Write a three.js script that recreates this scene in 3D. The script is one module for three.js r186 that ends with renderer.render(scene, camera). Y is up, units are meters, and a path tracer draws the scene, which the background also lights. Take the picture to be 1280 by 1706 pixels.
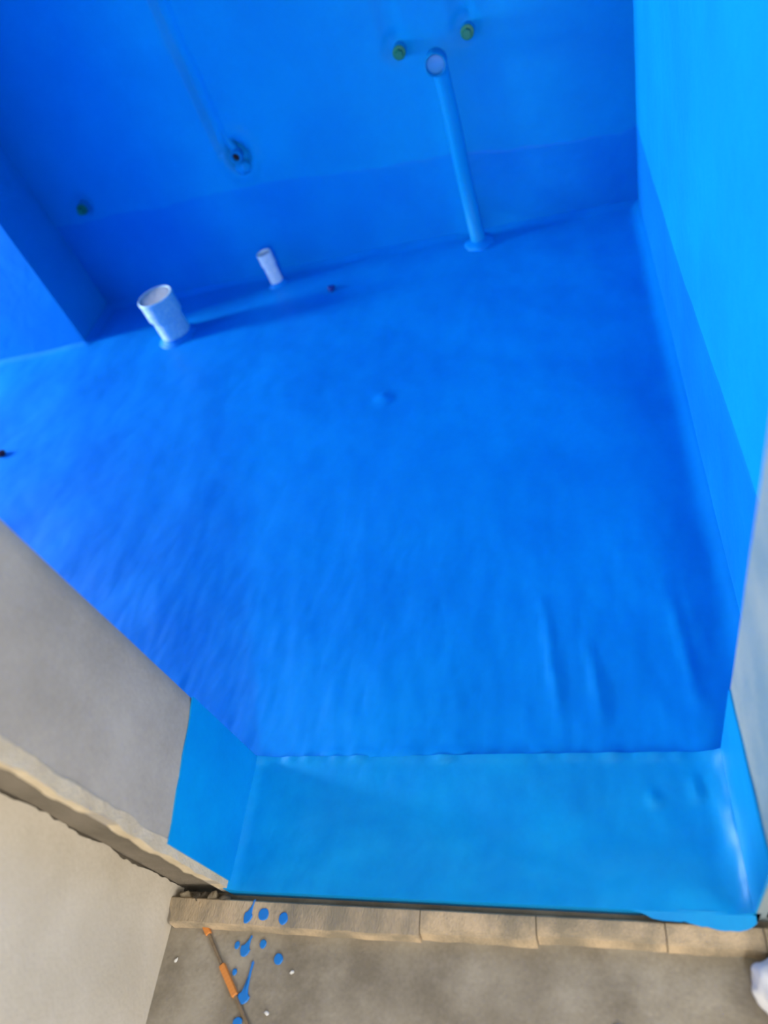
import * as THREE from 'three';
import { RectAreaLightUniformsLib } from 'three/addons/lights/RectAreaLightUniformsLib.js';
import { mergeGeometries, mergeVertices, toCreasedNormals } from 'three/addons/utils/BufferGeometryUtils.js';
import { ImprovedNoise } from 'three/addons/math/ImprovedNoise.js';
import { RoundedBoxGeometry } from 'three/addons/geometries/RoundedBoxGeometry.js';

// ---------------------------------------------------------------- camera, sky, lights, exposure
const scene = new THREE.Scene();
const D2R = Math.PI / 180;
const camera = new THREE.PerspectiveCamera(72.06, 1280 / 1706, 0.02, 40);
camera.rotation.order = 'YXZ';
camera.position.set(0, 1.11, 0);
camera.rotation.set(-45.576 * D2R, 23.887 * D2R, -24.097 * D2R);
camera.focus = 1.25; camera.userData.fStop = 1.7;
scene.background = new THREE.Color().setRGB(0.75, 0.9, 1.0);

RectAreaLightUniformsLib.init();
// daylight entering by the bathroom window, at the left end of the room
const WIN = { x: -5.2, z0: -1.95, z1: -1.3, y0: 0.5, y1: 1.5 };
const windowLight = new THREE.RectAreaLight(new THREE.Color().setRGB(0.88, 1.0, 0.98), 188, WIN.z1 - WIN.z0 - 0.08, WIN.y1 - WIN.y0 - 0.08);
windowLight.name = 'bathroom_daylight';
windowLight.position.set(WIN.x + 0.02, (WIN.y0 + WIN.y1) / 2, (WIN.z0 + WIN.z1) / 2);
windowLight.lookAt(0, (WIN.y0 + WIN.y1) / 2, (WIN.z0 + WIN.z1) / 2);
scene.add(windowLight);
// daylight entering by the hall window, behind and to the right of the camera
const HWIN = { x: 2.25, z0: 0.05, z1: 1.2, y0: 0.75, y1: 2.4 };
const hallLight = new THREE.RectAreaLight(new THREE.Color().setRGB(1.0, 0.97, 0.92), 10, HWIN.z1 - HWIN.z0 - 0.08, HWIN.y1 - HWIN.y0 - 0.08);
hallLight.name = 'hall_daylight';
hallLight.position.set(HWIN.x - 0.02, (HWIN.y0 + HWIN.y1) / 2, (HWIN.z0 + HWIN.z1) / 2);
hallLight.lookAt(0, (HWIN.y0 + HWIN.y1) / 2, (HWIN.z0 + HWIN.z1) / 2);
scene.add(hallLight);
// second hall window, in the wall behind the photographer; its light comes in by the doorway as far as the back wall
const BWIN = { z: 2.5, x0: 0.04, x1: 0.5, y0: 0.7, y1: 2.2 };
const hallLightBack = new THREE.RectAreaLight(new THREE.Color().setRGB(1.0, 0.98, 0.95), 34, BWIN.x1 - BWIN.x0 - 0.08, BWIN.y1 - BWIN.y0 - 0.08);
hallLightBack.name = 'hall_daylight_behind';
hallLightBack.position.set((BWIN.x0 + BWIN.x1) / 2, (BWIN.y0 + BWIN.y1) / 2, BWIN.z - 0.02);
hallLightBack.lookAt((BWIN.x0 + BWIN.x1) / 2, (BWIN.y0 + BWIN.y1) / 2, 0);
scene.add(hallLightBack);
const EXPOSURE = 1.0;

// ---------------------------------------------------------------- helpers
let seed = 20240611;
const rnd = () => { seed = (seed * 1664525 + 1013904223) >>> 0; return seed / 4294967296; };
const N = new ImprovedNoise();
const n3 = (x, y, z = 0) => N.noise(x, y, z);
function fbm(x, y, o = 4, z = 3.7) { let s = 0, a = 0.5, f = 1; for (let i = 0; i < o; i++) { s += a * n3(x * f + 17.3 * i, y * f - 9.1 * i, z); a *= 0.5; f *= 2.03; } return s; }
const clamp = (v, a = 0, b = 1) => Math.min(b, Math.max(a, v));
const sstep = (a, b, v) => { const t = clamp((v - a) / (b - a)); return t * t * (3 - 2 * t); };
const V = (x, y, z) => new THREE.Vector3(x, y, z);
const rgb = (r, g, b) => new THREE.Color().setRGB(r, g, b);
const used = {};
function numbered(n) { used[n] = (used[n] || 0) + 1; return used[n] === 1 ? n : n + '_' + String(used[n] - 1).padStart(3, '0'); }
function mesh(name, geo, mat, parent) {
  const m = new THREE.Mesh(geo, mat); m.castShadow = m.receiveShadow = true;
  m.name = parent ? name : numbered(name); (parent || scene).add(m); return m;
}
function struct(name, geo, mat, label, category) { const m = mesh(name, geo, mat); m.userData = { kind: 'structure', label, category }; return m; }
function thing(name, label, category, group) {
  const g = new THREE.Group(); g.name = numbered(name); g.userData = { label, category }; if (group) g.userData.group = group; scene.add(g); return g;
}
function tag(o, label, category, group) { o.userData = { label, category }; if (group) o.userData.group = group; return o; }

// tileable value-noise textures, computed once
function dataTex(size, fn, srgb) {
  const d = new Uint8Array(size * size * 4);
  for (let j = 0; j < size; j++) for (let i = 0; i < size; i++) { const c = fn(i / size, j / size), k = 4 * (j * size + i); d[k] = c[0]; d[k + 1] = c[1]; d[k + 2] = c[2]; d[k + 3] = 255; }
  const t = new THREE.DataTexture(d, size, size); t.wrapS = t.wrapT = THREE.RepeatWrapping; t.magFilter = THREE.LinearFilter; t.minFilter = THREE.LinearMipmapLinearFilter; t.generateMipmaps = true;
  if (srgb) t.colorSpace = THREE.SRGBColorSpace; t.needsUpdate = true; return t;
}
// noise that tiles over the unit square (on a torus blend)
function tile(fn, u, v) { const a = fn(u, v), b = fn(u - 1, v), c = fn(u, v - 1), d = fn(u - 1, v - 1); const su = sstep(0.7, 1, u), sv = sstep(0.7, 1, v); return (a * (1 - su) + b * su) * (1 - sv) + (c * (1 - su) + d * su) * sv; }
const g8 = (v) => { const b = clamp(v) * 255; return [b, b, b]; };
const rep = (t, r) => { const c = t.clone(); c.repeat.set(r, r); c.needsUpdate = true; return c; };
const coatTex = dataTex(512, (u, v) => g8(0.5 + tile((a, b) => 0.12 * fbm(a * 60, b * 14, 3) + 0.8 * fbm(a * 7 + 4, b * 7, 4), u, v)));
const wallTex = dataTex(512, (u, v) => g8(0.5 + tile((a, b) => 0.8 * fbm(a * 14, b * 14, 5), u, v)));
const grainTex = dataTex(512, (u, v) => g8(0.5 + tile((a, b) => 0.5 * fbm(a * 12, b * 12, 3) + 0.6 * fbm(a * 90, b * 90, 2), u, v)));
function mottle(c0, c1, f, k = 1.6) {   // sRGB colours mixed by layered noise
  return dataTex(512, (u, v) => { const t = clamp(0.5 + k * tile((a, b) => fbm(a * f, b * f, 5) + 0.25 * fbm(a * 110, b * 110, 2), u, v)); return [0, 1, 2].map((i) => c0[i] + (c1[i] - c0[i]) * t); }, true);
}
const M = {};
const SAT = { specularIntensity: 0.22 }, WET = { specularIntensity: 0.5 };
M.blueFloor = new THREE.MeshPhysicalMaterial({ map: rep(mottle([0, 126, 214], [0, 138, 222], 5), 0.7), roughness: 0.5, bumpMap: rep(coatTex, 0.8), bumpScale: 0.0012, ...SAT });
M.blueWall = new THREE.MeshPhysicalMaterial({ map: rep(mottle([0, 140, 209], [0, 150, 215], 6), 0.8), roughness: 0.55, bumpMap: rep(wallTex, 2), bumpScale: 0.0009, ...SAT });
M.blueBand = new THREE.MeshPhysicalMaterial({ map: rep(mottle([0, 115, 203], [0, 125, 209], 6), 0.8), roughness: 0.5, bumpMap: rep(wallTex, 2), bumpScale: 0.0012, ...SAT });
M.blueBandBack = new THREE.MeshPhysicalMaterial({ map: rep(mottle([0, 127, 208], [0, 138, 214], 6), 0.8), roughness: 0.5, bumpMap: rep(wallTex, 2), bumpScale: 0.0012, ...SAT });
M.blueSill = new THREE.MeshPhysicalMaterial({ map: rep(mottle([0, 134, 206], [0, 146, 214], 7), 1.4), roughness: 0.42, bumpMap: rep(coatTex, 2), bumpScale: 0.0010, ...WET });
M.bluePipe = new THREE.MeshPhysicalMaterial({ color: new THREE.Color('rgb(0,146,212)'), roughness: 0.42, bumpMap: rep(wallTex, 4), bumpScale: 0.001, ...SAT });
M.drop = new THREE.MeshPhysicalMaterial({ color: new THREE.Color('rgb(18,118,200)'), roughness: 0.3 });
M.greyPlaster = new THREE.MeshStandardMaterial({ map: rep(mottle([150, 140, 125], [172, 162, 147], 5), 1.2), roughness: 0.9, bumpMap: rep(grainTex, 2), bumpScale: 0.0006 });
M.bluishPlaster = new THREE.MeshStandardMaterial({ map: rep(mottle([112, 136, 150], [146, 156, 158], 6, 2), 1.5), roughness: 0.9, bumpMap: rep(grainTex, 2), bumpScale: 0.0006 });  // mottled, bluer and darker than the left jamb plaster
M.beigePlaster = new THREE.MeshStandardMaterial({ map: rep(mottle([188, 176, 156], [206, 195, 178], 5), 1.2), roughness: 0.92, bumpMap: rep(grainTex, 2), bumpScale: 0.0006 });
M.cream = new THREE.MeshStandardMaterial({ map: rep(mottle([186, 168, 138], [208, 192, 164], 10), 2), roughness: 0.95, bumpMap: rep(grainTex, 4), bumpScale: 0.002 });
M.mortar = new THREE.MeshStandardMaterial({ map: rep(mottle([104, 95, 80], [122, 112, 97], 8), 2), roughness: 0.95, bumpMap: rep(grainTex, 4), bumpScale: 0.002 });
M.concrete = new THREE.MeshStandardMaterial({ map: rep(mottle([122, 112, 96], [160, 150, 133], 8, 1.5), 1.5), roughness: 0.9, bumpMap: rep(grainTex, 2), bumpScale: 0.0008 });
M.stone = new THREE.MeshStandardMaterial({ map: rep(mottle([136, 124, 104], [188, 165, 134], 6, 2.0), 3), roughness: 0.85, bumpMap: rep(grainTex, 5), bumpScale: 0.0015 });
M.dirt = new THREE.MeshStandardMaterial({ map: rep(mottle([70, 58, 44], [112, 98, 78], 14), 3), roughness: 1, bumpMap: rep(grainTex, 6), bumpScale: 0.004 });
M.white = new THREE.MeshStandardMaterial({ color: 0xdcd9d2, roughness: 0.9 });
M.slab = new THREE.MeshStandardMaterial({ map: rep(mottle([112, 110, 106], [136, 133, 128], 6), 1), roughness: 0.95 });
M.pvc = new THREE.MeshPhysicalMaterial({ map: rep(mottle([168, 208, 228], [226, 236, 240], 9, 2), 5), roughness: 0.4 });
M.pvcTape = new THREE.MeshStandardMaterial({ map: rep(mottle([176, 162, 160], [222, 214, 212], 9), 8), roughness: 0.7 });
M.green = new THREE.MeshPhysicalMaterial({ color: new THREE.Color('rgb(8,122,92)'), roughness: 0.45 });
M.hole = new THREE.MeshStandardMaterial({ color: new THREE.Color('rgb(26,22,24)'), roughness: 0.9 });  // near-black colour of the disc that stands for shade inside the elbow socket
M.frame = new THREE.MeshStandardMaterial({ color: 0xd8d8d4, roughness: 0.5 });
M.glass = new THREE.MeshPhysicalMaterial({ color: 0xffffff, transmission: 1, thickness: 0, roughness: 0.03 });

// a closed slab: its front face is a grid displaced by h(u, v) metres along the normal; u and v run in metres from P0
function slab(P0, U, Vv, cell, h, thick) {
  const lu = U.length(), lv = Vv.length(), nu = Math.max(1, Math.round(lu / cell)), nv = Math.max(1, Math.round(lv / cell));
  const nrm = new THREE.Vector3().crossVectors(U, Vv).normalize(), pos = [], uv = [], idx = [];
  for (let j = 0; j <= nv; j++) for (let i = 0; i <= nu; i++) {
    const p = P0.clone().addScaledVector(U, i / nu).addScaledVector(Vv, j / nv);
    p.addScaledVector(nrm, h ? h(lu * i / nu, lv * j / nv, p) : 0); pos.push(p.x, p.y, p.z); uv.push(lu * i / nu, lv * j / nv);
  }
  for (let j = 0; j < nv; j++) for (let i = 0; i < nu; i++) { const a = j * (nu + 1) + i, b = a + 1, c = a + nu + 1, d = c + 1; idx.push(a, b, d, a, d, c); }
  const front = new THREE.BufferGeometry(); front.setAttribute('position', new THREE.Float32BufferAttribute(pos, 3)); front.setAttribute('uv', new THREE.Float32BufferAttribute(uv, 2)); front.setIndex(idx); front.computeVertexNormals();
  // skirt and back
  const sp = [], su = [], bk = nrm.clone().multiplyScalar(-thick);
  const P = (i, j) => { const k = 3 * (j * (nu + 1) + i); return V(pos[k], pos[k + 1], pos[k + 2]); };
  const B = (i, j) => P0.clone().addScaledVector(U, i / nu).addScaledVector(Vv, j / nv).add(bk);
  const quad = (a, b, c, d) => { for (const q of [a, b, c, a, c, d]) sp.push(q.x, q.y, q.z); const w = a.distanceTo(b), t = a.distanceTo(d); su.push(0, 0, w, 0, w, t, 0, 0, w, t, 0, t); };
  for (let i = 0; i < nu; i++) { quad(P(i + 1, 0), P(i, 0), B(i, 0), B(i + 1, 0)); quad(P(i, nv), P(i + 1, nv), B(i + 1, nv), B(i, nv)); }
  for (let j = 0; j < nv; j++) { quad(P(0, j), P(0, j + 1), B(0, j + 1), B(0, j)); quad(P(nu, j + 1), P(nu, j), B(nu, j), B(nu, j + 1)); }
  quad(B(0, 0), B(0, nv), B(nu, nv), B(nu, 0));
  const side = new THREE.BufferGeometry(); side.setAttribute('position', new THREE.Float32BufferAttribute(sp, 3)); side.setAttribute('uv', new THREE.Float32BufferAttribute(su, 2)); side.computeVertexNormals();
  return mergeGeometries([front.toNonIndexed(), side]);
}
// axis-aligned box from corner to corner with uv in metres
function box(x0, y0, z0, x1, y1, z1) {
  const g = new THREE.BoxGeometry(x1 - x0, y1 - y0, z1 - z0).toNonIndexed(); g.translate((x0 + x1) / 2, (y0 + y1) / 2, (z0 + z1) / 2);
  const p = g.attributes.position, n = g.attributes.normal, u = g.attributes.uv;
  for (let i = 0; i < p.count; i++) { if (Math.abs(n.getX(i)) > 0.5) u.setXY(i, p.getZ(i), p.getY(i)); else if (Math.abs(n.getY(i)) > 0.5) u.setXY(i, p.getX(i), p.getZ(i)); else u.setXY(i, p.getX(i), p.getY(i)); }
  return g;
}
// a thin coat with an outline of its own: points [a, b] in the plane (origin, A, B), extruded along the plane's normal
function coat(pts, origin, A, B, depth) {
  const s = new THREE.Shape(pts.map(([a, b]) => new THREE.Vector2(a, b)));
  const g = new THREE.ExtrudeGeometry(s, { depth, bevelEnabled: false });
  const C = new THREE.Vector3().crossVectors(A, B).normalize();
  g.applyMatrix4(new THREE.Matrix4().makeBasis(A, B, C).setPosition(origin)); return g;
}
const X = V(1, 0, 0), Y = V(0, 1, 0), Z = V(0, 0, 1);

// ---------------------------------------------------------------- dimensions (metres)
const XL = -0.617, XRJ = 0.142, ZI = -0.444, ZO = -0.232;       // door opening: left and right jamb, inner and outer faces
const ROOM_L = WIN.x, CEIL = 2.35;
const BACK_R = V(0.228, 0, -2.106), BACK_L = V(-1.72, 0, -2.196); // foot of the back wall
const RIGHT_F = V(0.211, 0, -0.43);                               // foot of the right wall near the door
const DUCT = { x: -1.664, z: -1.966 };                            // front right corner of the boxed duct
const ZR = -0.242, HALL_L = -0.722, HALL_Y = -0.03;

// ---------------------------------------------------------------- bathroom floor
function ridge(x, z, ax, az, bx, bz, w) {
  const dx = bx - ax, dz = bz - az, t = clamp(((x - ax) * dx + (z - az) * dz) / (dx * dx + dz * dz));
  const d = Math.hypot(x - ax - t * dx, z - az - t * dz) + 0.004 * n3(x * 40, z * 40, 6); return Math.exp(-d * d / (w * w)) * Math.sin(Math.PI * clamp(t * 0.9 + 0.1));
}
const backZ = (x) => BACK_R.z + (x - BACK_R.x) * (BACK_L.z - BACK_R.z) / (BACK_L.x - BACK_R.x);
const rightX = (z) => BACK_R.x + (z - BACK_R.z) * (RIGHT_F.x - BACK_R.x) / (RIGHT_F.z - BACK_R.z);
function floorH(x, z) {
  let h = 0.022 * fbm(x * 1.9, z * 1.9, 2) + 0.005 * fbm(x * 6, z * 6, 3, 8.1);
  const near = sstep(-1.25, -0.6, z);
  h += near * (0.0022 * fbm(x * 24, z * 9, 4, 1.2) + 0.0012 * fbm(x * 70, z * 16, 3, 4.4));
  h += 0.0045 * ridge(x, z, -0.106, -0.734, -0.084, -0.471, 0.008) + 0.0045 * ridge(x, z, -0.033, -0.642, -0.019, -0.48, 0.008) + 0.004 * ridge(x, z, 0.11, -0.72, 0.125, -0.5, 0.008);
  h += 0.006 * ridge(x, z, -0.50, -1.40, -0.46, -1.36, 0.018) + 0.004 * ridge(x, z, -0.62, -0.452, 0.14, -0.452, 0.006) * (0.5 + n3(x * 30, 2, 5));
  let d = Math.min(z - backZ(x), rightX(z) - x);
  if (x < DUCT.x + 0.06) d = Math.min(d, Math.max(x - DUCT.x, z - DUCT.z));
  d = Math.max(d, 0);
  h += 0.012 * Math.pow(clamp(1 - d / 0.035), 2);
  return h;
}
const floorPart = (x0, x1, cell) => slab(V(x0, 0, ZI), V(x1 - x0, 0, 0), V(0, 0, -1.79), cell, (u, v, p) => floorH(p.x, p.z), 0.12);
const floor = struct('floor', mergeGeometries([floorPart(ROOM_L - 0.02, -2.3, 0.03), floorPart(-2.3, 0.24, 0.0075)]), M.blueFloor, 'bathroom floor coated in brushed blue waterproofing membrane', 'floor');

// ---------------------------------------------------------------- bathroom walls
const chase = (x, y, cx, w, y0, y1) => sstep(w + 0.006, w - 0.006, Math.abs(x - cx + 0.006 * n3(y * 9, cx))) * sstep(y0 - 0.01, y0 + 0.02, y) * sstep(y1 + 0.01, y1 - 0.01, y);
const backU = BACK_R.clone().sub(BACK_L);
function backH(x, y) {
  let h = 0.006 * fbm(x * 2.2, y * 2.2, 3, 5) + 0.0015 * fbm(x * 12, y * 12, 3, 2);
  h -= 0.012 * chase(x, y, -0.952, 0.02, 0.40, 2.3) + 0.004 * chase(x, y, -0.368, 0.022, 0.57, 2.3) + 0.006 * chase(x, y, -0.176, 0.024, 0.57, 2.3);
  const r = Math.hypot((x + 0.915) / 1.0, (y - 0.40) / 1.25);                       // rough pocket broken out around the flush outlet
  h += (-0.016 * sstep(0.042, 0.024, r) + 0.006 * Math.exp(-Math.pow((r - 0.055) / 0.014, 2))) * (1 + 0.8 * n3(x * 40, y * 40));
  for (const [cx, cy] of [[-0.363, 0.556], [-0.178, 0.556], [-1.52, 0.372]]) { const q = Math.hypot(x - cx, y - cy); h += -0.006 * sstep(0.045, 0.025, q); }
  h += 0.010 * Math.exp(-Math.pow((x + 0.257) / 0.045, 2)) * sstep(0.56, 0.5, y);   // mortar that beds the waste pipe
  return h;
}
const wallBack = struct('wall_back', slab(V(BACK_L.x, -0.02, BACK_L.z), backU, V(0, CEIL + 0.02, 0), 0.0105, (u, v, p) => backH(p.x, p.y), 0.15), M.blueWall, 'back wall coated in blue waterproofing membrane', 'wall');
const rightH = (z, y) => 0.003 * fbm(z * 2.5, y * 2.5, 3, 9);
const rightU = RIGHT_F.clone().sub(BACK_R);
const wallRight = struct('wall_right', slab(V(BACK_R.x + 0.0, -0.02, BACK_R.z - 0.02), V(rightU.x, 0, rightU.z), V(0, CEIL + 0.02, 0), 0.02, (u, v, p) => rightH(p.z, p.y), 0.2), M.blueWall, 'bright right wall coated in blue waterproofing membrane', 'wall');
wallRight.geometry.computeBoundingBox();

// boxed duct in the far left corner
const duct = struct('wall_duct', mergeGeometries([
  slab(V(ROOM_L - 0.02, -0.02, DUCT.z - 0.008), V(DUCT.x - ROOM_L + 0.02, 0, 0.012), V(0, CEIL + 0.02, 0), 0.03, (u, v, p) => 0.003 * fbm(p.x * 3, p.y * 3, 3, 4), 0.02),
  box(ROOM_L - 0.02, -0.02, -2.34, DUCT.x, CEIL, DUCT.z - 0.004)]), M.blueWall, 'blue coated boxed-in duct jutting out in the far left corner', 'wall');

// left end wall with the window opening
struct('wall_left', mergeGeometries([
  box(ROOM_L - 0.15, -0.1, -2.34, ROOM_L, WIN.y0, ZI + 0.2), box(ROOM_L - 0.15, WIN.y1, -2.34, ROOM_L, CEIL, ZI + 0.2),
  box(ROOM_L - 0.15, WIN.y0, -2.34, ROOM_L, WIN.y1, WIN.z0), box(ROOM_L - 0.15, WIN.y0, WIN.z1, ROOM_L, WIN.y1, ZI + 0.2)]), M.blueWall, 'left end wall of the bathroom with the window', 'wall');
{
  const w = new THREE.Group(); w.name = 'window_1'; w.userData = { kind: 'structure', label: 'bathroom window in the left end wall', category: 'window' }; scene.add(w);
  const fx0 = ROOM_L - 0.1, fx1 = ROOM_L - 0.05, t = 0.04, zm = (WIN.z0 + WIN.z1) / 2;
  mesh('window_frame', mergeGeometries([box(fx0, WIN.y0, WIN.z0, fx1, WIN.y0 + t, WIN.z1), box(fx0, WIN.y1 - t, WIN.z0, fx1, WIN.y1, WIN.z1), box(fx0, WIN.y0 + t, WIN.z0, fx1, WIN.y1 - t, WIN.z0 + t), box(fx0, WIN.y0 + t, WIN.z1 - t, fx1, WIN.y1 - t, WIN.z1), box(fx0, WIN.y0 + t, zm - t / 2, fx1, WIN.y1 - t, zm + t / 2)]), M.frame, w);
  mesh('pane', box(fx0 + 0.023, WIN.y0 + t, WIN.z0 + t, fx0 + 0.027, WIN.y1 - t, zm - t / 2), M.glass, w);
  mesh('pane', box(fx0 + 0.023, WIN.y0 + t, zm + t / 2, fx0 + 0.027, WIN.y1 - t, WIN.z1 - t), M.glass, w);
}
struct('ceiling', box(ROOM_L - 0.15, CEIL, -2.4, 0.6, CEIL + 0.12, ZI + 0.02), M.slab, 'bathroom ceiling', 'ceiling');

// wall with the doorway: left and right of the opening, and the lintel
function plasterH(u, v, p) { return 0.0022 * fbm(p.y * 4, p.z * 6 + p.x * 6, 3, 6); }
const wallFrontL = struct('wall_front', mergeGeometries([
  box(ROOM_L - 0.02, -0.1, ZI, XL - 0.012, 2.75, ZR - 0.003),
  slab(V(XL, -0.1, ZO - 0.002), V(0, 0, ZI - ZO + 0.002), V(0, 2.85, 0), 0.012, (u, v, p) => plasterH(u, v, p) - 0.003 * Math.pow(clamp(1 - (p.z - ZI) / 0.012), 2), 0.02)]), M.greyPlaster, 'left door jamb of bare grey cement plaster', 'wall');
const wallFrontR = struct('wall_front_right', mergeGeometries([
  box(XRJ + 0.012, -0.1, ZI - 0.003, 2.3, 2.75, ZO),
  slab(V(XRJ, -0.1, ZI - 0.003), V(0, 0, ZO - ZI + 0.003), V(0, 2.85, 0), 0.012, plasterH, 0.02)]), M.bluishPlaster, 'right door jamb of mottled bluish grey plaster', 'wall');
struct('wall_lintel', box(XL - 0.01, 2.1, ZI, XRJ + 0.01, 2.75, ZO), M.greyPlaster, 'plaster lintel over the doorway', 'wall');
// membrane on the room side of the doorway wall
mesh('membrane_coat', box(ROOM_L, 0, ZI - 0.004, XL - 0.010, CEIL, ZI), M.blueWall, wallFrontL);
mesh('membrane_coat', box(XRJ + 0.004, 0, ZI - 0.007, RIGHT_F.x, CEIL, ZI - 0.003), M.blueWall, wallFrontR);

// second, deeper coat along the foot of the walls, with its hand-brushed upper edge
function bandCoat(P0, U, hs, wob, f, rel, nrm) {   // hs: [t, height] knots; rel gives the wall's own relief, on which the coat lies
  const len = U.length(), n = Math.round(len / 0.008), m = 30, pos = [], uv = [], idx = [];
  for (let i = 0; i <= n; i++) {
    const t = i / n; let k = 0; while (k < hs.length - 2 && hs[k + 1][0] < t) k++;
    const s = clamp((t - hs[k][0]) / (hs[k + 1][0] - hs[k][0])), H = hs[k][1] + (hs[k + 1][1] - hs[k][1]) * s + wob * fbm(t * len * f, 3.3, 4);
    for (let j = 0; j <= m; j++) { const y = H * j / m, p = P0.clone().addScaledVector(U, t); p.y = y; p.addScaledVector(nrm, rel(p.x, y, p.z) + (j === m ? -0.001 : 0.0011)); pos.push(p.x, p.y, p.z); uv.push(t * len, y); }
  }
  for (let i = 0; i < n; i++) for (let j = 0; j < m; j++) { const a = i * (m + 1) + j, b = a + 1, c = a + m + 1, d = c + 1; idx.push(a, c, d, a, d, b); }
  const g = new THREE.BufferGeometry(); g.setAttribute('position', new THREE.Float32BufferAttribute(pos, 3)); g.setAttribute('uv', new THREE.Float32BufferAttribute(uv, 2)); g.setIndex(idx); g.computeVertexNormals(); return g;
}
{
  const nb = new THREE.Vector3().crossVectors(backU, Y).normalize();
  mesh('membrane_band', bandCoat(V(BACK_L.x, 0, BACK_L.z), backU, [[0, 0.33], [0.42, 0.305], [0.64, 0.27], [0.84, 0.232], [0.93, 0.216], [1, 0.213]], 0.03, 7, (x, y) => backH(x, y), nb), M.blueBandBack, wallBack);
  const nr = new THREE.Vector3().crossVectors(rightU, Y).normalize();
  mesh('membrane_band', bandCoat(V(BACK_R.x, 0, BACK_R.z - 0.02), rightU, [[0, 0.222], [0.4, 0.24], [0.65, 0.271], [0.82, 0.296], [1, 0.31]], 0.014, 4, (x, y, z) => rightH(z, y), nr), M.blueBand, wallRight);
}
// membrane turned up onto the door jambs
const jamb = (h0, h1, w) => { const p = [[0, -0.02], [w, -0.02]]; for (let i = 14; i >= 0; i--) { const t = i / 14; p.push([t * w, h0 + (h1 - h0) * t + 0.008 * fbm(t * 4, h0 * 50, 3)]); } return p; };
mesh('membrane_upstand', coat(jamb(0.200, 0.244, ZO - 0.012 - ZI), V(XL + 0.0005, 0, ZO - 0.012), V(0, 0, -1), Y, 0.0028), M.blueSill, wallFrontL);
mesh('membrane_upstand', coat(jamb(0.205, 0.212, ZO - ZI), V(XRJ - 0.0005, 0, ZI), Z, Y, 0.0028), M.blueSill, wallFrontR);

// rough plaster arris, and the raw mortar rebate beside the jamb
function jagStrip(len, a0, a1, j, f, s) { const L = [], R = []; const n = Math.round(len / 0.008); for (let i = 0; i <= n; i++) { const y = len * i / n; L.push([a0 + j * fbm(y * f, s, 4), y]); R.push([a1 + j * fbm(y * f, s + 20, 4), y]); } return [...R.map((q) => q), ...L.reverse()]; }
mesh('plaster_edge', coat(jagStrip(2.1, -0.004, 0.012, 0.011, 13, 2), V(XL - 0.018, 0.0, ZO - 0.004), V(0, 0, -1), Y, 0.0188), M.cream, wallFrontL);
mesh('mortar_rebate', slab(V(HALL_L - 0.03, -0.03, ZR - 0.001), V(XL - HALL_L + 0.03 - 0.002, 0, 0), V(0, 2.4, 0), 0.012, (u, v, p) => 0.004 * fbm(p.x * 20, p.y * 8, 3, 3), 0.004), M.mortar, wallFrontL);

// ---------------------------------------------------------------- threshold, hall floor, hall
function sillH(x, z) {
  let h = 0.004 * fbm(x * 5, z * 9, 3, 12) + 0.002 * fbm(x * 26, z * 12, 3, 2);
  h += 0.004 * ridge(x, z, 0.03, -0.39, 0.045, -0.365, 0.008) + 0.004 * ridge(x, z, 0.095, -0.41, 0.10, -0.37, 0.007);
  const dl = x - XL, dr = XRJ - x; h += 0.008 * Math.pow(clamp(1 - dl / 0.02), 2) + 0.016 * Math.pow(clamp(1 - dr / 0.035), 2) * (1 + 0.9 * fbm(x * 60, z * 18, 2));
  h += 0.004 * Math.exp(-Math.pow((z - ZI) / 0.008, 2)) * (0.6 + 1.4 * n3(x * 34, 7, 2));
  return h + 0.001;
}
const sill = struct('trim_1', slab(V(XL - 0.005, 0, ZO), V(XRJ - XL + 0.01, 0, 0), V(0, 0, ZI - ZO - 0.002), 0.006, (u, v, p) => sillH(p.x, p.z), 0.1), M.blueSill, 'door threshold coated in teal-blue membrane', 'threshold');
// membrane that ran over the outer edge at the right end
mesh('membrane_overrun', coat((() => { const p = [[0.16, -0.002], [0.0, -0.002]]; for (let i = 0; i <= 24; i++) { const t = i / 24; p.push([0.16 * t, (0.0005 + 0.011 * sstep(0, 0.3, t) + 0.010 * sstep(0.35, 0.9, t) + 0.006 * fbm(t * 9, 4, 3) * sstep(0, 0.2, t)) * (1 - 0.6 * Math.pow(t, 14))]); } return p; })(), V(-0.018, -0.0005, ZO - 0.001), X, V(0, -0.25, 0.968).normalize(), 0.002), M.blueSill, sill);

const hallFloorH = (x, z) => 0.003 * fbm(x * 5, z * 5, 3, 21) + 0.0012 * fbm(x * 40, z * 14, 3, 22);
const hallFloor = struct('floor_hall', slab(V(HALL_L - 0.02, HALL_Y, 2.55), V(2.3 - HALL_L + 0.02, 0, 0), V(0, 0, ZO - 2.552), 0.014, (u, v, p) => hallFloorH(p.x, p.z), 0.12), M.concrete, 'bare grey-brown concrete floor outside the doorway', 'floor');

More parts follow.
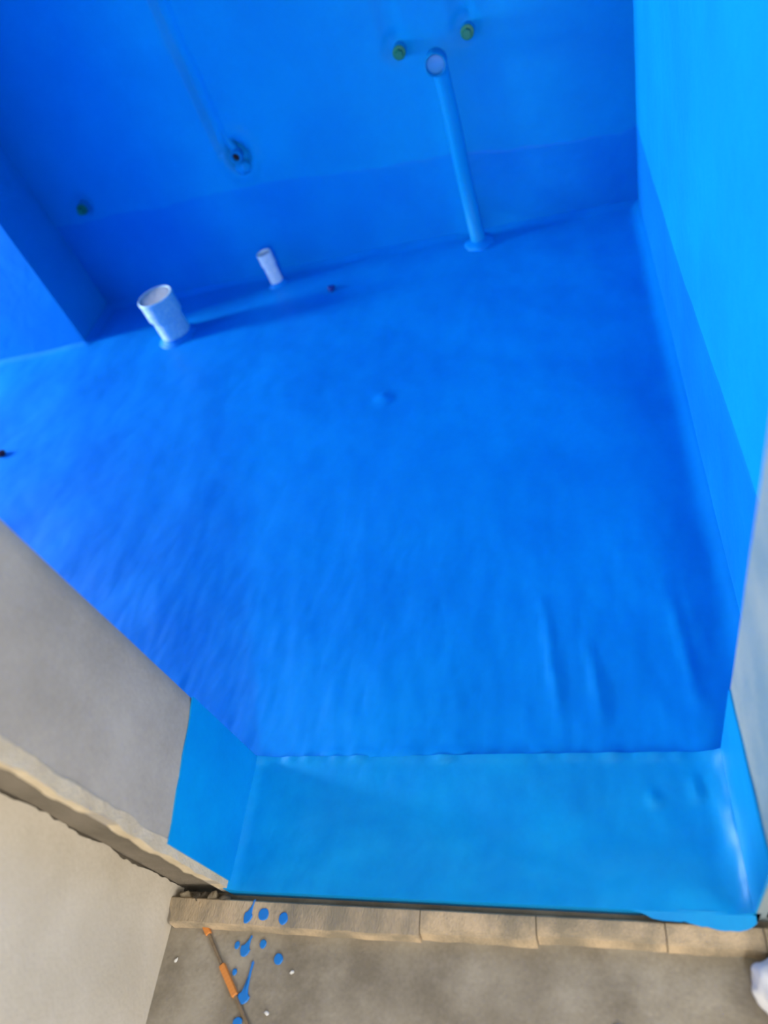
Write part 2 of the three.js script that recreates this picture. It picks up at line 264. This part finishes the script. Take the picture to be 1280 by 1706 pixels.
// sill strip laid in front of the threshold, in broken lengths
const strip = struct('trim_2', box(-0.725, -0.034, -0.222, 0.2, -0.026, -0.2), M.stone, 'broken strip of beige stone edging along the threshold', 'edging');
{
  const cuts = [[-0.727, -0.3045, 0.034, 0.006], [-0.303, -0.1385, 0.024, 0.013], [-0.137, 0.0295, 0.018, 0.014], [0.031, 0.1475, 0.019, 0.014], [0.149, 0.24, 0.020, 0.014]];
  cuts.forEach(([x0, x1, top, bev], k) => {
    const zb = -0.2215, n = Math.round((x1 - x0) / 0.012), pos = [], uv = [], idx = [];
    for (let i = 0; i <= n; i++) {
      const x = x0 + (x1 - x0) * i / n, w = top + 0.003 * fbm(x * 30, k, 3), e = 0.0015 * fbm(x * 50, k + 9, 3), sk = (k === 0 && i === 0) ? 0.0 : 0;
      const prof = [[zb, HALL_Y - 0.003], [zb, -0.010 + e], [zb + 0.002, -0.008 + e], [zb + w, -0.008 + e - 0.001], [zb + w + bev * 0.5, -0.0125 + e], [zb + w + bev, HALL_Y - 0.003]];
      let q = 0; prof.forEach(([z, y], j) => { pos.push(x + (k === 0 && i === 0 ? (z - zb) * 0.45 : 0), y, z); uv.push(x, q); q += 0.012; });
    }
    const m = 6; for (let i = 0; i < n; i++) for (let j = 0; j < m - 1; j++) { const a = i * m + j, b = a + 1, c = a + m, d = c + 1; idx.push(a, b, c, b, d, c); }
    for (const e of [0, n]) for (let j = 1; j < m - 1; j++) { const o = e * m; if (e) idx.push(o, o + j, o + j + 1); else idx.push(o, o + j + 1, o + j); }
    const g = new THREE.BufferGeometry(); g.setAttribute('position', new THREE.Float32BufferAttribute(pos, 3)); g.setAttribute('uv', new THREE.Float32BufferAttribute(uv, 2)); g.setIndex(idx);
    const out = toCreasedNormals(g, 0.6); mesh('stone_piece', out, M.stone, strip);
  });
}

// hall around the photographer
const wallHallL = struct('wall_hall_left', mergeGeometries([
  box(HALL_L - 0.2, -0.1, ZR - 0.012, HALL_L - 0.005, 2.6, 2.65)]), M.mortar, 'hall wall of beige plaster left of the doorway', 'wall');
{
  // plaster layer with a ragged edge where it stops at the rebate
  const pts = [[2.88, -0.04], [2.88, 2.6]]; for (let i = 0; i <= 330; i++) { const y = 2.6 - 2.64 * i / 330; pts.push([0.002 + 0.012 * fbm(y * 11, 6, 5) + 0.006 * fbm(y * 60, 9, 2), y]); }
  mesh('plaster_layer', coat(pts.map(([a, b]) => [-a, b]).reverse(), V(HALL_L - 0.016, 0, ZR), V(0, 0, -1), Y, 0.016), M.beigePlaster, wallHallL);
}
struct('wall_hall_back', mergeGeometries([box(HALL_L - 0.2, -0.1, 2.5, 2.4, BWIN.y0, 2.65), box(HALL_L - 0.2, BWIN.y1, 2.5, 2.4, 2.6, 2.65), box(HALL_L - 0.2, BWIN.y0, 2.5, BWIN.x0, BWIN.y1, 2.65), box(BWIN.x1, BWIN.y0, 2.5, 2.4, BWIN.y1, 2.65)]), M.white, 'hall wall behind the photographer', 'wall');
struct('wall_hall_right', mergeGeometries([box(2.25, -0.1, ZO, 2.4, HWIN.y0, 2.5), box(2.25, HWIN.y1, ZO, 2.4, 2.6, 2.5), box(2.25, HWIN.y0, ZO, 2.4, HWIN.y1, HWIN.z0), box(2.25, HWIN.y0, HWIN.z1, 2.4, HWIN.y1, 2.5)]), M.white, 'hall wall with a window right of the photographer', 'wall');
struct('ceiling_hall', box(HALL_L - 0.2, 2.6, ZO - 0.01, 2.4, 2.72, 2.65), M.white, 'hall ceiling', 'ceiling');
{
  const w = new THREE.Group(); w.name = 'window_2'; w.userData = { kind: 'structure', label: 'hall window right of the photographer', category: 'window' }; scene.add(w);
  const x0 = HWIN.x + 0.05, x1 = HWIN.x + 0.1, t = 0.05, zm = (HWIN.z0 + HWIN.z1) / 2;
  mesh('window_frame', mergeGeometries([box(x0, HWIN.y0, HWIN.z0, x1, HWIN.y0 + t, HWIN.z1), box(x0, HWIN.y1 - t, HWIN.z0, x1, HWIN.y1, HWIN.z1), box(x0, HWIN.y0 + t, HWIN.z0, x1, HWIN.y1 - t, HWIN.z0 + t), box(x0, HWIN.y0 + t, HWIN.z1 - t, x1, HWIN.y1 - t, HWIN.z1), box(x0, HWIN.y0 + t, zm - t / 2, x1, HWIN.y1 - t, zm + t / 2)]), M.frame, w);
  mesh('pane', box(x0 + 0.023, HWIN.y0 + t, HWIN.z0 + t, x0 + 0.027, HWIN.y1 - t, zm - t / 2), M.glass, w);
  mesh('pane', box(x0 + 0.023, HWIN.y0 + t, zm + t / 2, x0 + 0.027, HWIN.y1 - t, HWIN.z1 - t), M.glass, w);
}

{
  const w = new THREE.Group(); w.name = 'window_3'; w.userData = { kind: 'structure', label: 'hall window behind the photographer', category: 'window' }; scene.add(w);
  const z0 = BWIN.z + 0.05, z1 = BWIN.z + 0.1, t = 0.05, xm = (BWIN.x0 + BWIN.x1) / 2;
  mesh('window_frame', mergeGeometries([box(BWIN.x0, BWIN.y0, z0, BWIN.x1, BWIN.y0 + t, z1), box(BWIN.x0, BWIN.y1 - t, z0, BWIN.x1, BWIN.y1, z1), box(BWIN.x0, BWIN.y0 + t, z0, BWIN.x0 + t, BWIN.y1 - t, z1), box(BWIN.x1 - t, BWIN.y0 + t, z0, BWIN.x1, BWIN.y1 - t, z1), box(xm - t / 2, BWIN.y0 + t, z0, xm + t / 2, BWIN.y1 - t, z1)]), M.frame, w);
  mesh('pane', box(BWIN.x0 + t, BWIN.y0 + t, z0 + 0.023, xm - t / 2, BWIN.y1 - t, z0 + 0.027), M.glass, w);
  mesh('pane', box(xm + t / 2, BWIN.y0 + t, z0 + 0.023, BWIN.x1 - t, BWIN.y1 - t, z0 + 0.027), M.glass, w);
}

// ---------------------------------------------------------------- pipes and fittings
const lathe = (pts, seg = 48) => new THREE.LatheGeometry(pts.map(([r, y]) => new THREE.Vector2(r, y)), seg);
{
  // wide soil pipe standing out of the floor, socket end up, its mouth taped over
  const g = thing('soil_pipe', 'wide white plastic soil pipe standing up from the blue floor, mouth covered', 'pipe');
  g.position.set(-1.258, floorH(-1.258, -1.885), -1.885);
  mesh('pipe_body', lathe([[0.047, -0.02], [0.0505, 0.0], [0.0505, 0.075], [0.0515, 0.08], [0.0575, 0.09], [0.0575, 0.142], [0.0595, 0.146], [0.0595, 0.154], [0.057, 0.157], [0.053, 0.157], [0.053, 0.14]]), M.pvc, g);
  const cov = lathe([[0, 0.151], [0.02, 0.1515], [0.04, 0.153], [0.0535, 0.1545], [0.0535, 0.150], [0, 0.148]], 40);
  const p = cov.attributes.position; for (let i = 0; i < p.count; i++) p.setY(i, p.getY(i) + 0.003 * fbm(p.getX(i) * 40, p.getZ(i) * 40, 2) * (Math.hypot(p.getX(i), p.getZ(i)) < 0.05 ? 1 : 0)); cov.computeVertexNormals();
  mesh('mouth_cover', cov, M.pvcTape, g);
  mesh('sealing_collar', lathe([[0.049, 0.02], [0.053, 0.014], [0.060, 0.005], [0.072, -0.002], [0.074, -0.01]], 48), M.blueFloor, g);
}
{
  const g = thing('waste_pipe', 'small white plastic waste pipe standing up near the back wall', 'pipe');
  g.position.set(-0.935, floorH(-0.935, -2.085), -2.085); g.rotation.z = 0.03;
  mesh('pipe_body', lathe([[0.021, -0.02], [0.0225, 0], [0.0225, 0.07], [0.0255, 0.076], [0.0255, 0.116], [0.0245, 0.118], [0.0215, 0.118], [0.0215, 0.09]], 36), M.pvc, g);
  mesh('mouth_plug', lathe([[0, 0.113], [0.015, 0.1135], [0.0217, 0.112], [0.0217, 0.105]], 32), M.pvcTape, g);
  mesh('sealing_collar', lathe([[0.0215, 0.016], [0.025, 0.009], [0.034, 0.002], [0.04, -0.006]], 32), M.blueFloor, g);
}
{
  // basin waste: a pipe bedded in the back wall with its socket sticking out at the top
  const g = thing('basin_waste_pipe', 'blue coated waste pipe running up the back wall between the two green plugs', 'pipe');
  const zc = backZ(-0.257) + 0.002;
  g.position.set(-0.257, 0, zc);
  const c = new THREE.CatmullRomCurve3([V(0.012, -0.02, 0.075), V(0.010, 0.02, 0.064), V(0.004, 0.09, 0.03), V(0, 0.18, 0.010), V(0, 0.32, 0.006), V(-0.002, 0.44, 0.004), V(-0.005, 0.486, 0.008), V(-0.008, 0.504, 0.022), V(-0.008, 0.506, 0.036)]);
  mesh('pipe_run', new THREE.TubeGeometry(c, 90, 0.0225, 20), M.bluePipe, g);
  const s = lathe([[0.0225, -0.012], [0.028, -0.008], [0.029, 0.03], [0.0275, 0.033], [0.0235, 0.033], [0.0235, 0.0]], 32); s.rotateX(Math.PI / 2); s.translate(-0.008, 0.506, 0.022); mesh('socket', s, M.bluePipe, g);
  const pl = lathe([[0.0236, 0.018], [0.018, 0.02], [0, 0.0205]], 32); pl.rotateX(Math.PI / 2); pl.translate(-0.008, 0.506, 0.022); mesh('socket_seal', pl, new THREE.MeshPhysicalMaterial({ map: rep(mottle([10, 136, 212], [110, 180, 224], 12, 2.5), 9), roughness: 0.4 }), g);
  const b = new THREE.SphereGeometry(1, 32, 20); const p = b.attributes.position; for (let i = 0; i < p.count; i++) { const k = 1 + 0.25 * fbm(p.getX(i) * 2, p.getZ(i) * 2 + p.getY(i), 3); p.setXYZ(i, p.getX(i) * 0.045 * k + 0.012, p.getY(i) * 0.016 * k + 0.002, p.getZ(i) * 0.045 * k + 0.068); } b.computeVertexNormals();
  mesh('mortar_collar', b, M.blueFloor, g);
}
function plug(x, y, tilt, label, dark) {
  const g = thing('pipe_plug', label, 'pipe plug', undefined); g.position.set(x, y, backZ(x) - 0.006); g.rotation.set(0.06 * tilt, 0.05 * tilt, 0);
  const rot = (geo) => { geo.rotateX(Math.PI / 2); return geo; };
  mesh('fitting_sleeve', rot(lathe([[0.0165, -0.01], [0.0185, 0.0], [0.0185, 0.016], [0.0165, 0.018], [0.012, 0.018]], 28)), M.bluePipe, g);
  mesh('plug_body', rot(lathe([[0.0125, 0.012], [0.0125, 0.022], [0.0165, 0.023], [0.0175, 0.025], [0.0175, 0.029], [0.016, 0.031], [0, 0.031]], 28)), M.green, g);
  const hex = new THREE.CylinderGeometry(0.0105, 0.0115, 0.016, 6); hex.rotateX(Math.PI / 2); hex.translate(0, 0, 0.038); mesh('plug_head', toCreasedNormals(hex, 0.4), M.green, g);
  return g;
}
plug(-0.356, 0.548, 0.5, 'green pipe plug in back wall, left of the waste pipe top');
plug(-0.172, 0.548, -0.6, 'green pipe plug in back wall, right of the waste pipe top');
plug(-1.515, 0.366, 0.3, 'dark green pipe plug in the shadowed corner of the back wall');
{
  const g = thing('flush_outlet', 'blue coated pipe elbow in a rough pocket at the foot of the wall chase', 'pipe fitting'); g.position.set(-0.912, 0.40, backZ(-0.912) - 0.012);
  const c = new THREE.CatmullRomCurve3([V(-0.02, 0.07, 0.0), V(-0.014, 0.035, 0.004), V(-0.004, 0.012, 0.012), V(0.0, 0.004, 0.03)]);
  mesh('elbow', new THREE.TubeGeometry(c, 30, 0.0125, 16), M.bluePipe, g);
  const s = lathe([[0.013, -0.006], [0.018, -0.004], [0.0185, 0.014], [0.017, 0.016], [0.0115, 0.016], [0.0115, 0.004]], 28); s.rotateX(Math.PI / 2); s.translate(0, 0.003, 0.026); mesh('socket', s, M.bluePipe, g);
  const h = lathe([[0.0116, 0.006], [0, 0.006]], 20); h.rotateX(Math.PI / 2); h.translate(0, 0.003, 0.026); mesh('bore', h, M.hole, g).userData.label = 'dark disc painted for the shade inside the bore';
  const b = new THREE.SphereGeometry(1, 24, 16); const p = b.attributes.position; for (let i = 0; i < p.count; i++) { const k = 1 + 0.5 * fbm(p.getX(i) * 1.5, p.getZ(i) * 1.5 + p.getY(i), 3); p.setXYZ(i, p.getX(i) * 0.022 * k - 0.002, p.getY(i) * 0.02 * k - 0.038, p.getZ(i) * 0.016 * k + 0.016); } b.computeVertexNormals(); mesh('mortar_lump', b, M.blueWall, g);
}

// ---------------------------------------------------------------- small things
function pebble(name, x, y, z, s, mat, label, cat, group, f = 1.4) {
  const b = mergeVertices(new THREE.IcosahedronGeometry(1, 3)); const p = b.attributes.position, o = rnd() * 40;
  for (let i = 0; i < p.count; i++) { const k = 1 + 0.55 * n3(p.getX(i) * f + o, p.getY(i) * f, p.getZ(i) * f); p.setXYZ(i, p.getX(i) * s[0] * k, p.getY(i) * s[1] * k, p.getZ(i) * s[2] * k); }
  b.computeVertexNormals(); const m = mesh(name, b, mat); m.position.set(x, y + s[1] * 0.75, z); m.rotation.y = rnd() * 6; return tag(m, label, cat, group);
}
pebble('mortar_crumb', -0.722, floorH(-0.722, -1.97), -1.97, [0.016, 0.008, 0.011], new THREE.MeshStandardMaterial({ color: new THREE.Color('rgb(0,50,140)'), roughness: 0.7 }), 'small dark blue crumb on the floor right of the small white pipe', 'crumb');
pebble('brick_fragment', -1.735, floorH(-1.735, -1.415), -1.415, [0.016, 0.009, 0.011], new THREE.MeshStandardMaterial({ color: new THREE.Color('rgb(96,34,52)'), roughness: 0.8 }), 'dark red fragment lying on the blue floor at the left edge', 'fragment');

// paint drips on the stone strip and the concrete
function drop(x, z, a, b, turn, tail, label, onStrip) {
  const pts = [], n = 30; for (let i = 0; i < n; i++) { const t = i / n * Math.PI * 2, r = 1 + 0.16 * fbm(Math.cos(t) * 1.3 + x * 90, Math.sin(t) * 1.3 + z * 90, 3); pts.push(new THREE.Vector2(Math.cos(t) * a * r, Math.sin(t) * b * r)); }
  if (tail) for (const q of pts) if (q.y > 0) { const k = q.y / b; q.y += tail * k * k; q.x *= 1 - 0.86 * Math.pow(k, 0.45); }
  const g = new THREE.ExtrudeGeometry(new THREE.Shape(pts), { depth: 0.0006, bevelEnabled: true, bevelThickness: 0.0012, bevelSize: 0.0016, bevelOffset: -0.0016, bevelSegments: 3 });
  g.rotateX(-Math.PI / 2); const m = mesh('paint_drop', g, M.drop); m.rotation.y = turn;
  m.position.set(x, onStrip ? -0.0082 : HALL_Y + hallFloorH(x, z) + 0.0012, z); return tag(m, label, 'paint drop', 'spilled blue paint drops');
}
drop(-0.577, -0.202, 0.0070, 0.0130, -0.3, 0.008, 'long slanting blue paint drip on the stone strip', true);
drop(-0.552, -0.203, 0.0085, 0.0085, 0.2, 0.0, 'round blue paint drop, middle of three on the stone strip', true);
drop(-0.518, -0.199, 0.0075, 0.0085, 0, 0, 'round blue paint drop, rightmost on the stone strip', true);
drop(-0.581, -0.160, 0.0085, 0.0125, -0.35, 0.006, 'large blue paint drop on concrete just below the stone strip');
drop(-0.597, -0.163, 0.0042, 0.0055, 0, 0, 'tiny blue paint speck left of the large drop');
drop(-0.554, -0.167, 0.0055, 0.006, 0, 0, 'small round blue paint drop on concrete near the stone strip');
drop(-0.524, -0.149, 0.0072, 0.0075, 0.3, 0, 'round blue paint drop, rightmost on the concrete');
drop(-0.569, -0.100, 0.0095, 0.0105, -0.12, 0.034, 'blue paint drop with a long thin tail beside the orange stick');
drop(-0.592, -0.128, 0.0038, 0.0045, 0, 0, 'tiny blue paint speck touching the orange stick');
drop(-0.571, -0.068, 0.0075, 0.006, 0.4, 0, 'blue paint drop at the bottom edge of the photo');
drop(-0.041, -0.100, 0.008, 0.007, 0, 0, 'blue paint drop at the bottom edge, left of a pair');
drop(0.0, -0.100, 0.009, 0.007, 0, 0, 'blue paint drop at the bottom edge, right of a pair');

{
  // thin wooden stick, dirty but for two bare orange stretches
  const a = V(-0.660, 0, -0.187), b = V(-0.535, 0, -0.045), dir = b.clone().sub(a), L = dir.length();
  const g = thing('wooden_stick', 'thin dirty wooden stick with bare orange stretches on the concrete', 'stick'); g.position.set(a.x, HALL_Y + 0.0035, a.z); g.rotation.y = Math.atan2(-dir.z, dir.x);
  const piece = (n, x0, x1, w, m) => { const q = new RoundedBoxGeometry(x1 - x0, w * 0.85, w, 2, 0.0018); q.translate((x0 + x1) / 2, 0, 0); return mesh(n, q, m, g); };
  const bark = new THREE.MeshStandardMaterial({ map: rep(mottle([96, 80, 62], [146, 126, 100], 8), 8), color: rgb(1, 1, 1), roughness: 0.95 }), orange = new THREE.MeshStandardMaterial({ map: rep(mottle([196, 116, 48], [222, 146, 74], 6), 9), roughness: 0.75 });
  piece('shaft', 0, L, 0.0052, bark); piece('bare_wood', -0.001, 0.017, 0.009, orange).userData.label = 'bare orange end'; piece('bare_wood', 0.068, 0.118, 0.0095, orange).userData.label = 'bare orange wood';
}
for (const [x, z, s, l] of [[-0.697, -0.137, 0.0022, 'tiny white plaster chip beside the beige wall'], [-0.499, -0.134, 0.0022, 'tiny white plaster chip right of the paint drops'], [-0.528, -0.082, 0.0022, 'tiny white plaster chip near the bottom edge']])
  pebble('plaster_chip', x, HALL_Y + hallFloorH(x, z), z, [s, s * 0.7, s * 1.6], M.white, l, 'plaster chip', 'plaster chips on the concrete');
// rubble in the corner of the rebate
for (let i = 0; i < 6; i++) { const x = -0.70 + 0.085 * i / 6 + 0.01 * rnd(), z = -0.225 + 0.006 * rnd(), s = 0.004 + 0.005 * rnd(); pebble('mortar_crumb', x, HALL_Y + 0.006, z, [s * 1.4, s, s], i % 3 ? M.mortar : M.cream, 'crumb of mortar in the corner behind the stone strip', 'mortar crumb', 'mortar crumbs in the rebate corner'); }
{
  // crumpled white plastic lying by the right jamb, only its corner in view
  const b = mergeVertices(new THREE.IcosahedronGeometry(1, 12)); const p = b.attributes.position;
  for (let i = 0; i < p.count; i++) { const v = V(p.getX(i), p.getY(i), p.getZ(i)); const k = 1 + 0.20 * n3(v.x * 1.7 + 3, v.y * 1.7, v.z * 1.7) - 0.10 * Math.abs(n3(v.x * 4, v.y * 4 + 7, v.z * 4)); p.setXYZ(i, v.x * 0.062 * k, Math.max(v.y, -0.75) * 0.032 * k, v.z * 0.042 * k); }
  b.computeVertexNormals(); const m = mesh('plastic_bag', b, new THREE.MeshPhysicalMaterial({ color: 0xe8e8ea, roughness: 0.4 })); m.position.set(0.182, HALL_Y + 0.024, -0.142); m.rotation.y = -0.5;
  tag(m, 'crumpled white plastic bag on the concrete by the right jamb', 'plastic bag');
}

// ---------------------------------------------------------------- render
scene.traverse((o) => { if (o.isMesh) { o.castShadow = true; o.receiveShadow = true; } });
const renderer = new THREE.WebGLRenderer({ antialias: true });
renderer.shadowMap.enabled = true;
renderer.toneMapping = THREE.LinearToneMapping;
renderer.toneMappingExposure = EXPOSURE;
renderer.render(scene, camera);
